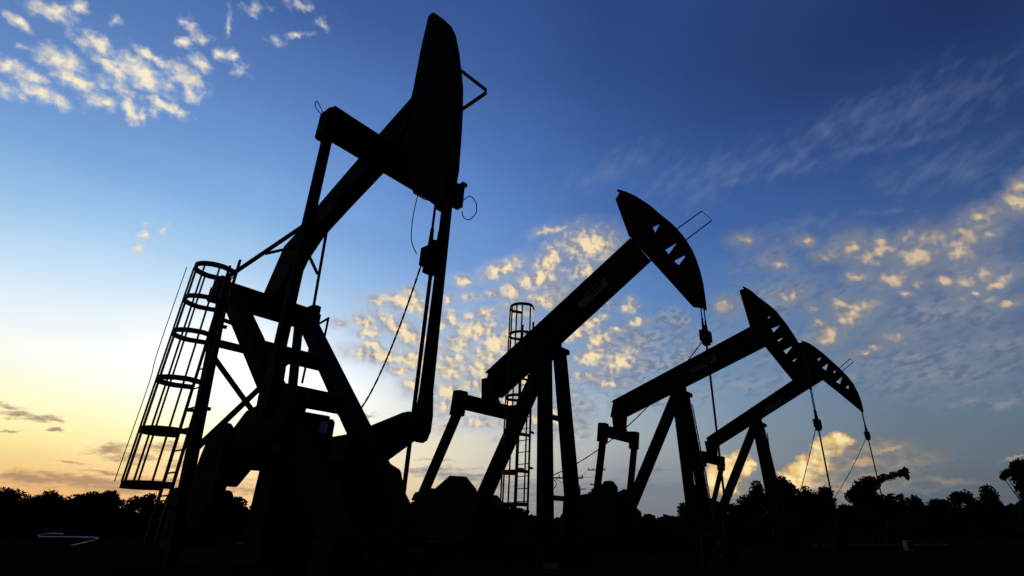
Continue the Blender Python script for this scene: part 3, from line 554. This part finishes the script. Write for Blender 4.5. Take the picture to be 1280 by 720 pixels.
    for xx in (-.9, .2, 1.3, 2.6, 4.1): sk.ibeam((xx, -.62, .13), (xx, .62, .13), .2, .22)
    sk.box((2.6, 0, .3), (1.6, 1.3, .08)); sk.build('skid', M['soil'], root)
    MB().box((2.25, 0, .45), (.7, .8, .24)).build('gearbox_pedestal', S, root)
    for sy in (-1, 1): MB().box((4.4, sy * .5, .3), (.34, .4, .6)).build('leg_shoe', S, root)
    bridle(root, 4.69, 4.95, 4.08, .9, .065, .8)
    chain_links(sag((4.6, -.1, 3.94), (1.78, .64, 2.66), 1.02, 44), .06, .011).build('hanging_chain', M['rope'], root)
    MB().tube(smooth_path([(4.24, -.06, 5.22), (4.26, -.1, 4.8), (4.33, -.12, 4.4), (4.52, -.14, 4.1)]), .007, 5).build('loose_wire', M['rope'], root)
    return root

# ---------------------------------------------------------------- the three smaller units
def jack(k, label, arc, headin, beam, wins, guard, eqx, eqz, pin, crank_c, wins_y=.03, zc=4.85, badge_at=None, red=False, guard_poly=None, gx=None, chain=None):
    S = M['steel']
    root = empty('pumpjack', (*ORG[k], 0), -AL)
    tag(root, label, 'pumpjack', 'pumpjacks in a row')
    hm = M['red'] if red else S
    web = arc + headin
    fine = [(a[0] + (b[0] - a[0]) * t / 8, a[1] + (b[1] - a[1]) * t / 8) for a, b in zip(arc, arc[1:]) for t in range(9)]
    def grow(w, s_=1.3):
        mx, mz = sum(p[0] for p in w) / len(w), sum(p[1] for p in w) / len(w)
        out = []
        for x, z in w:
            x, z = mx + (x - mx) * s_, mz + (z - mz) * s_
            r, a = hypot(x, z - 6), atan2(z - 6, x)          # keep every opening clear of the track plate
            ra = min((abs(atan2(q - 6, p) - a), hypot(p, q - 6)) for p, q in fine)[1]
            k_ = min(1, (ra - .13) / r); out.append((x * k_, 6 + (z - 6) * k_))
        return out
    wins = [grow(w, 1.1 if k == 2 else 1.3) for w in wins]
    hd = MB().prism(web, -.02, .02, wins)
    # rolled track plate along the arc
    fl = hd
    for a, b in zip(arc, arc[1:]):
        pa, pb = Vector((a[0], 0, a[1])), Vector((b[0], 0, b[1])); d = (pb - pa).normalized(); n = Vector((d.z, 0, -d.x))
        fl.bar(pa - n * .03 - d * .006, pb - n * .03 + d * .006, .34, .06, tuple(n))
    ho = hd.build('horse_head', hm, root)
    if guard:
        gm = MB()
        pts = [(x, .1, z) for x, z in guard]
        if len(pts) == 4: gm.tube(pts, .018, 6)
        gm.build('wireline_guard', M['galv'], ho)
    b = MB().prism(beam, -.05, .05)
    # flanges of the rolled beam: top edge is beam[0]-beam[1], bottom edge the rest of the loop
    t0, t1 = Vector((beam[0][0], 0, beam[0][1])), Vector((beam[1][0], 0, beam[1][1])); d = (t1 - t0).normalized(); n = Vector((-d.z, 0, d.x))
    b.bar(t0 - n * .02, t1 - n * .02, .34, .04, tuple(n))
    q0, q1 = Vector((beam[2][0], 0, beam[2][1])), Vector((beam[-2][0], 0, beam[-2][1]))
    dq = (q1 - q0).normalized()
    b.bar(q0 + n * .02, q1 + n * .02, .34, .04, tuple(n))
    for f in (.08, .4, .56, .72, .9):
        c0, c1 = t0.lerp(t1, f), q1.lerp(q0, f)
        for sy in (-.1, .1): b.bar(c0 - n * .04 + Vector((0, sy, 0)), c1 + n * .04 + Vector((0, sy, 0)), .03, .12, (0, 1, 0))
    bo = b.build('walking_beam', S, root)
    if badge_at: badge(bo, *badge_at, -.172)
    # tail bearing hanging under the beam's end, equalizer below
    ex, ez = eqx, eqz
    tb = MB().prism([(ex - .22, ez + .1), (ex - .3, ez + .95), (ex + .3, ez + .95), (ex + .2, ez + .1)], -.16, .16)
    tb.build('tail_bearing', S, root)
    e = MB().bar((ex, -1.32, ez), (ex, 1.32, ez), .3, .4); e.box((ex, 0, ez + .12), (.34, .6, .3)); eo = e.build('equalizer', S, root, .02)
    for sy in (-1, 1): MB().bar((ex - .02, sy * 1.24, ez + .3), (ex - .1, sy * 1.24, ez - .42), .34, .34, (0, 1, 0)).build('pitman_clamp', S, eo, .03)
    px, pz = pin
    cx_, cz_ = crank_c
    for sy in (-1, 1):
        yb = sy * 1.24
        p = MB().bar((ex - .06, yb, ez - .3), (px, yb, pz), .2, .22, (0, 1, 0)); p.cyl((px, yb - .13, pz), (px, yb + .13, pz), .2, 20)
        p.build('pitman', S, root)
        dv = Vector((px - cx_, pz - cz_)); Lc = dv.length; dv.normalize(); nv = Vector((-dv.y, dv.x)); C0 = Vector((cx_, cz_))
        Q = lambda a, w: tuple(C0 + dv * a + nv * w)
        yc = sy * 1.0
        co = MB().prism([Q(-.35, -.22), Q(-.35, .22), Q(Lc + .5, .17), Q(Lc + .5, -.17)], yc - .08, yc + .08).build('crank', S, root, .02)
        for sgn in (-1, 1):
            MB().prism([Q(.35, sgn * .2), Q(.45, sgn * .5), Q(Lc * .75, sgn * .58), Q(Lc + .35, sgn * .42), Q(Lc + .45, sgn * .2)], yc - .16, yc + .16).build('counterweight', M['rust'], co, .03)
    for sy in (-1, 1):
        MB().bar((0.02, sy * .36, 5.6), (.42, sy * .68, .0), .3, .3, (1, 0, 0), .32, .32).build('front_leg', S, root)
    rl = MB().bar((-.18, 0, 5.55), (-3.2, 0, .3), .34, .34, (0, 1, 0)); rl.build('rear_leg', S, root)
    sd_ = MB().box((0, 0, 5.62), (.62, 1.0, .16)); sd_.box((0, 0, 5.86), (.34, .56, .4)); sd_.build('saddle_bearing', S, root, .02)
    for zz, tt, hw in ((3.6, .17, .46), (1.5, .32, .6)): MB().bar((tt, -hw, zz), (tt, hw, zz), .12).build('cross_member', S, root)
    gb = MB().prism([(cx_ - .7, .9), (cx_ - .62, 1.4), (cx_ - .3, 1.7), (cx_ + .35, 1.7), (cx_ + .7, 1.4), (cx_ + .75, .9)], -.55, .55); go = gb.build('gearbox', S, root, .03)
    MB().cyl((cx_, -1.1, cz_), (cx_, 1.1, cz_), .13, 16).build('crankshaft', S, go)
    pd = MB().box((cx_, 0, .68), (1.7, 1.1, .46)); pd.build('gearbox_pedestal', S, root, .02)
    if guard_poly: MB().prism(guard_poly, -1.66, -1.4).build('belt_guard', S, root, .03)
    mt = MB().cyl((cx_ - 1.9, -.9, 1.1), (cx_ - 1.9, -.1, 1.1), .34, 20); mt.box((cx_ - 1.9, -.5, .66), (.6, .8, .5)); mt.build('motor', S, root)
    sk = MB()
    for sy in (-.6, .6): sk.ibeam((-5.6, sy, .22), (1.0, sy, .22), .3, .4)
    for xx in (-5.4, -4.2, -2.9, -1.5, .4, .9): sk.ibeam((xx, -.58, .24), (xx, .58, .24), .24, .34)
    sk.build('skid', M['soil'], root)
    zt = arc[-1][1] + .05
    bridle(root, 4.78, zt, zc, .9, .1, .8)
    if chain: chain_links(sag(*chain, 30), .11, .012).build('hanging_chain', M['rope'], root)
    return root

def wellhead(k, label):
    o = empty('wellhead', (ORG[k][0] + 4.78 * cos(AL), ORG[k][1] - 4.78 * sin(AL), 0), -AL)
    tag(o, label, 'wellhead', 'wellheads under the pumpjack heads')
    b = MB().cyl((0, 0, 0), (0, 0, .5), .16, 20); b.cyl((0, 0, .2), (0, 0, .26), .26, 20); b.cyl((0, 0, .44), (0, 0, .52), .24, 20)
    b.cyl((0, 0, .5), (0, 0, .8), .1, 16); b.build('casing_head', M['steel'], o)
    s_ = MB().cyl((0, 0, .78), (0, 0, .95), .14, 16, .09); s_.build('stuffing_box', M['steel'], o)
    f = MB().tube([(0, 0, .64), (-.5, .1, .64), (-.62, .12, .6), (-.64, .12, .3), (-.64, .12, 0)], .06, 10); f.build('flowline', M['steel'], o)
    v = MB().cyl((-.3, .06, .64), (-.3, .06, .86), .03, 8); v.tube([(-.3 + .12 * cos(a), .06 + .12 * sin(a), .86) for a in [2 * pi * i / 16 for i in range(16)]], .014, 6, closed=True); v.build('valve_wheel', M['rust'], o)

big_jack()
j2 = jack(2, 'middle-sized pumpjack with reddish slotted head, bar guard and tall hooped ladder cage', J2_ARC, J2_HEADIN, J2_BEAM, J2_WIN, J2_GUARD, -2.42, 4.2, (-3.85, 1.3), (-2.75, 1.2),
     zc=5.1, badge_at=((1.1, 6.72), (2.1, 7.28), .16), red=True,
     guard_poly=[(-3.3, .5), (-3.2, 1.55), (-2.75, 1.75), (-2.15, 2.08), (-1.72, 2.04), (-1.32, 1.72), (-1.05, 1.3), (-1.1, .5)],
     chain=((4.72, -.05, 4.95), (.36, -.5, 2.0), .45))
L2 = ladder(j2, (-.13, -.98), .2, .5, 6.2, cage=(.36, [1.31, 2.07, 2.96, 3.98, 5.75, 6.59], .62), side=(2.2, 3.1, 4.6))
j3 = jack(3, 'third pumpjack along the row, its slotted head overlapping the smallest one', J3_ARC, J3_HEADIN, J3_BEAM, J3_WIN, None, -2.8, 4.32, (-3.25, 1.8), (-3.0, 1.2),
     zc=4.0, badge_at=((.62, 6.42), (1.7, 6.79), .15),
     guard_poly=[(-4.6, .5), (-4.5, 1.85), (-3.5, 2.0), (-3.0, 2.02), (-2.6, 2.42), (-2.35, 2.42), (-2.15, 2.2), (-2.1, .5)],
     chain=((4.72, -.05, 3.85), (3.0, .2, .3), .15))
ladder(j3, (.42, .86), .14, .5, 5.3, side=(), lean=(-.07, -.065))
j4 = jack(4, 'smallest farthest pumpjack, head low over the right hand trees with two thin guard rods', J4_ARC, J4_HEADIN, J4_BEAM, J4_WIN, J4_GUARD, -2.55, 4.1, (-3.4, 1.8), (-2.8, 1.3),
     zc=4.7, badge_at=((.5, 6.25), (1.4, 6.67), .14),
     guard_poly=[(-3.9, .5), (-3.8, 1.5), (-2.8, 1.9), (-2.2, 1.9), (-1.8, 1.5), (-1.8, .5)],
     chain=((4.72, -.05, 4.55), (1.6, 1.0, 1.1), .3))
ladder(j4, (-.05, .62), .16, .5, 5.3, side=(2.0, 3.4, 4.8), lean=(.02, .02))
for k, l in ((1, 'wellhead at the foot of the nearest pumpjack rod'), (2, 'wellhead under the reddish slotted pumpjack head'), (3, 'wellhead under the third pumpjack of the row'), (4, 'wellhead under the smallest farthest pumpjack')): wellhead(k, l)

# ---------------------------------------------------------------- trees
def leaves(mb, c, rad, n, size, shell=.35):
    for _ in range(n):
        while True:
            p = Vector((rnd.uniform(-1, 1), rnd.uniform(-1, 1), rnd.uniform(-1, 1)))
            if shell < p.length < 1: break
        p = Vector((c[0] + p.x * rad[0], c[1] + p.y * rad[1], c[2] + p.z * rad[2]))
        if p.z < .05: p.z = .05 + rnd.random() * .2
        s = size * rnd.uniform(.5, 1.3)
        a = Vector((rnd.gauss(0, 1), rnd.gauss(0, 1), rnd.gauss(0, 1))).normalized(); b = a.cross(Vector((rnd.random() - .5, rnd.random() - .5, rnd.random() - .5))).normalized(); cc = a.cross(b)
        mb.add([p - b * s, p + cc * s * .45, p + b * s, p - cc * s * .45], [(0, 1, 2, 3)])

def blob(mb, c, rad, n=11, m=8, j=.28):
    o = len(mb.v); vs = []; fs = []
    for i in range(m + 1):
        th = pi * i / m
        for k in range(n):
            ph = 2 * pi * k / n; q = 1 + rnd.uniform(-j, j)
            vs.append((c[0] + rad[0] * q * sin(th) * cos(ph), c[1] + rad[1] * q * sin(th) * sin(ph), max(.02, c[2] + rad[2] * q * cos(th))))
    for i in range(m):
        for k in range(n): fs.append((i * n + k, i * n + (k + 1) % n, (i + 1) * n + (k + 1) % n, (i + 1) * n + k))
    mb.add(vs, fs)

def at(az, dist): return (dist * sin(radians(az)), dist * cos(radians(az)))

def tree(name, az, dist, clumps, label, n=260, size=.19, trunk_h=None, core=.55, group=None, cat='tree'):
    """clumps: (bearing offset in m, height, rx, rz) in metres"""
    x, y = at(az, dist); o = empty(name, (x, y, 0), -radians(az)); tag(o, label, cat, group)
    cm = MB(); tm = MB()
    tops = max(c[1] for c in clumps)
    th = trunk_h or tops * .75
    tm.tube([(0, 0, -.1), (.1, .05, th * .35), (-.05, .1, th * .7), (.05, 0, th)], .05 * tops * .5 + .06, 8, r2=.03)
    for (dx, hz, rx, rz) in clumps:
        dy = rnd.uniform(-.5, .5) * rx
        tm.tube([(0, 0, th * .35), (dx * .5, dy * .5, (th * .35 + hz) / 2 + .1), (dx, dy, hz)], .07, 6, r2=.02)
        if core: blob(cm, (dx, dy, hz), (rx * core, rx * core, rz * core))
        k = max(40, int(n * rx * rz / (size / .26) ** 2))
        leaves(cm, (dx, dy, hz), (rx, rx, rz), k, size)
    tm.build('trunk', M['bark'], o); cm.build('crown', M['leaf'], o)
    return o
def clump_tree(w, h, n, low=.3):
    out = []
    for i in range(n):
        dx = rnd.uniform(-w / 2, w / 2) * .8; f = 1 - (abs(dx) / (w / 2)) ** 2 * .5
        z = h * rnd.uniform(low, .82) * f
        out.append((dx, z, w * rnd.uniform(.11, .26), h * rnd.uniform(.08, .19)))
    return out

def px_az(x): # bearing of a photo column near the horizon
    return math.degrees(math.atan((x - 711) / 656 / 1.07))

# far wood that closes the horizon all round
tl = MB(); 
def wood(a0, a1, hfun, dist=95):
    a = a0
    while a < a1:
        h = hfun(a) * rnd.uniform(.75, 1.12); d = dist * rnd.uniform(.94, 1.1); x, y = at(a, d); w = rnd.uniform(1.6, 3.0)
        blob(tl, (x, y, h * .45), (w, w, h * .5), 9, 6)
        leaves(tl, (x, y, h * .55), (w * 1.1, w * 1.1, h * .5), 150, .36, .6)
        a += rnd.uniform(.9, 1.5)
def hf(a):
    return 3.6 if a < -8 else (3.2 if a < 20 else 4.2)
wood(-62, 62, hf)
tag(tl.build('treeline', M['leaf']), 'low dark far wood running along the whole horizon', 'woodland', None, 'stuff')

T = [ # photo column, top height (m at that distance), width, clumps, label
    (25, 60, 5.3, 8.5, 9, 'broad flat-topped bush tree at the far left edge of the view'),
    (88, 62, 5.4, 4.6, 7, 'bushy tree between the far left bush and the ladder cage'),
    (135, 58, 5.1, 3.2, 6, 'small round tree right beside the foot of the near ladder cage'),
    (190, 50, 3.9, 4.0, 6, 'sprawling tree behind the foot of the near ladder'),
    (305, 48, 3.6, 3.6, 6, 'low bush showing under the nearest pumpjack between weight and gearbox'),
    (522, 55, 4.2, 2.0, 5, 'sparse shrub behind the nearest polished rod'),
    (640, 70, 3.9, 5.5, 7, 'low hedge-like tree behind the foot of the second ladder cage'),
    (728, 75, 4.4, 4.5, 6, 'tree top seen between the middle pumpjack leg and the black belt guard'),
    (800, 62, 3.4, 2.4, 5, 'small bush alone in the gap before the third pumpjack'),
    (862, 50, 4.0, 3.0, 7, 'dense round tree behind the front legs of the third pumpjack'),
    (905, 60, 3.6, 4.0, 6, 'low scrubby tree left of the smallest pumpjack foot'),
    (962, 52, 5.9, 5.0, 10, 'wide leafy tree crowding the smallest pumpjack legs'),
    (1020, 55, 5.9, 4.4, 9, 'leafy tree under the third pumpjack rod'),
    (1070, 58, 5.4, 3.6, 7, 'dense low tree left of the spreading branch'),
    (1152, 60, 4.4, 2.6, 6, 'small round-topped tree right of the spreading branch'),
    (1195, 62, 4.9, 2.4, 6, 'little pointed tree in the middle of the right hand trees'),
    (1236, 60, 4.9, 3.0, 7, 'bushy tree next to the tall one at the right edge'),
    (1172, 70, 4.2, 5.0, 6, 'low dark shrubbery tree behind the little right hand trees'),
]
for x, d, h, w, n, lab in T:
    h *= 1.2 if x > 1100 else 1.08 if x < 400 else 1.04
    tree('broadleaf_tree', px_az(x), d / cos(radians(px_az(x))), clump_tree(w / cos(radians(px_az(x))), h, n + 6), lab, group='broadleaf trees behind the pumpjacks')
# tree with one branch reaching out to the right over the others
o_ = tree('spreading_tree', px_az(1088), 45 / cos(radians(px_az(1088))), [(-.6, 3.4, 1.0, .8), (-.4, 4.1, .7, .5), (.0, 4.55, .45, .3), (-.9, 3.7, .6, .5), (.5, 4.5, .35, .22), (.1, 4.1, .7, .5), (.4, 2.6, 1.3, .9), (1.6, 2.7, 1.1, .7), (-.3, 2.0, 1.5, 1.0), (2.4, 2.3, 1.0, .7)],
     'open tree whose leafy branch reaches out to the right in front of the sky', n=300, size=.2, core=.0, trunk_h=4.2)
lb = MB(); limb = smooth_path([(0, 0, 3.4), (.5, 0, 4.2), (1.1, .1, 4.6), (1.9, .1, 4.75), (2.7, 0, 5.0)], 4)
lb.tube(limb, .07, 6, r2=.02)
for i_, p_ in enumerate(limb[4:]): leaves(lb, (p_.x, p_.y, p_.z - rnd.uniform(-.1, .12)), (.3, .4, rnd.uniform(.12, .3)), 34, .17, 0)
leaves(lb, (2.75, 0, 4.8), (.2, .25, .42), 60, .17, 0)
lb.build('leafy_branch', M['leaf'], o_)
# tall tree cut by the right edge
tree('tall_tree', px_az(1281), 40 / cos(radians(px_az(1281))), [(.3, 4.95, .7, .5), (.1, 4.2, .65, .6), (.8, 4.3, 1.0, .9), (.2, 3.4, .7, .8), (.3, 2.6, .8, .8), (-.75, 4.5, .4, .28), (-.5, 4.75, .32, .2), (-.95, 4.3, .2, .2), (.8, 1.6, 1.3, 1.0)],
     'tall narrow tree at the right edge, taller than all near it', n=330, size=.18, core=.75)

# ---------------------------------------------------------------- poles and wires
def pole(x, y, h, arms, label):
    o = empty('utility_pole', (x, y, 0), 0); tag(o, label, 'utility pole', 'utility poles')
    MB().tube([(0, 0, -.2), (0, 0, h)], .17, 10, r2=.11).build('post', M['wood'], o)
    for (x0, x1, z) in arms:
        a = MB().bar((x0, -.14, z), (x1, -.14, z), .1, .16).build('crossarm', M['wood'], o)
        for t in (0.03, .3, .7, .97):
            xi = x0 + (x1 - x0) * t
            MB().tube([(xi, -.14, z + .06), (xi, -.14, z + .2), (xi, -.14, z + .34)], .07, 8, r2=.045).build('insulator', M['conc'] if False else M['steel'], a)
    return o
p1 = pole(.61, 60, 7.2, [(-2.75, .95, 5.98)], 'wooden pole with a crossarm seen behind the middle pumpjack legs')
t_ = MB().tube([(-2.3 + .35 * cos(a), -.3, 5.35 + .42 * sin(a)) for a in [2 * pi * i / 18 for i in range(18)]], .05, 6, closed=True)
t_.tube(sag((-2.0, -.2, 5.9), (-.3, -.2, 5.5), .25, 10), .035, 5); t_.build('coiled_cable', M['rope'], p1)
p2 = pole(4.84, 89.9, 11.2, [(-1.75, 1.1, 9.85), (-1.4, 1.15, 7.6)], 'farther pole with two crossarms behind the left pitman of the third pumpjack')
p3 = pole(2.4, 120, 9.8, [(-1.2, 1.2, 9.0)], 'farthest small pole with one crossarm low over the wood')
wi = MB()
for dx_ in (-1.5, .9): wi.tube(sag((.61 + dx_ * .6, 59.86, 6.3), (4.84 + dx_, 89.76, 10.2), .8, 20), .018, 4)
tag(wi.build('power_line', M['rope']), 'thin wires strung between the two wooden poles', 'wire')

# ---------------------------------------------------------------- small things catching the light on the ground
def pipe_rail(name, pts, r, posts, m, label, cat):
    o = empty(name, (*pts[0][:2], 0)); x0, y0 = pts[0][:2]; tag(o, label, cat)
    MB().tube([(p[0] - x0, p[1] - y0, p[2]) for p in pts], r, 8).build('rail', m, o)
    for i, (px, py, pz) in enumerate(posts): MB().cyl((px - x0, py - y0, 0), (px - x0, py - y0, pz), r * .9, 8).build('post', M['steel'], o)
def pt(x, y, dist):
    u = (x - 711) / 656; v = (360 - y) / 656; th = math.atan(305 / 656)
    d = Vector((u, cos(th) - v * sin(th), sin(th) + v * cos(th))); d /= d.y
    return (d.x * dist, dist, H + d.z * dist)
pipe_rail('pipe_barrier', smooth_path([(-12.75, 14.0, .59), (-12.82, 14.05, .63), (-12.7, 14.15, .66), (-12.3, 14.1, .655)], 5), .016, [(-12.78, 14.05, .6)], M['chrome'], 'bent bare steel pipe rail gleaming low in the dark at left', 'pipe')
b_ = bpy.data.objects['pipe_barrier']
MB().tube([Vector(p) - Vector((-12.75, 14.0, 0)) for p in smooth_path([(-12.75, 14.0, .59), (-12.1, 14.0, .585), (-11.43, 14.0, .57), (-11.32, 13.95, .55), (-11.4, 13.95, .51), (-11.9, 14.0, .4)], 6)], .022, 8).build('bent_rail', M['chrome'], b_)
MB().cyl((1.32, 0, 0), (1.32, 0, .57), .02, 8).build('post', M['steel'], b_)
pipe_rail('pipe_railing', [(8.4, 20.0, .28), (10.65, 20.0, .285), (13.01, 20.0, .3)], .016, [(8.5, 20.0, .28), (10.7, 20.0, .28), (13.0, 20.0, .3)], M['conc'], 'low grey pipe railing on the ground at right', 'railing')
bx = empty('meter_box', (11.43, 19.7, 0), .3); tag(bx, 'small grey meter box beside the low railing at right', 'meter box')
MB().box((0, 0, .28), (.24, .18, .32)).build('box_body', M['conc'], bx, .01); MB().box((0, 0, .06), (.14, .1, .12)).build('foot', M['steel'], bx); MB().box((0, -.095, .3), (.18, .012, .2)).build('box_door', M['galv'], bx)
sg = empty('marker_plate', (-.34, 11.0, 0), 0); tag(sg, 'small pale marker plate low on the ground at the bottom centre', 'marker')
MB().box((0, 0, .13), (.3, .02, .1)).build('plate', M['conc'], sg); 
for sx in (-.1, .1): MB().cyl((sx, .02, 0), (sx, .02, .17), .012, 8).build('stake', M['steel'], sg)
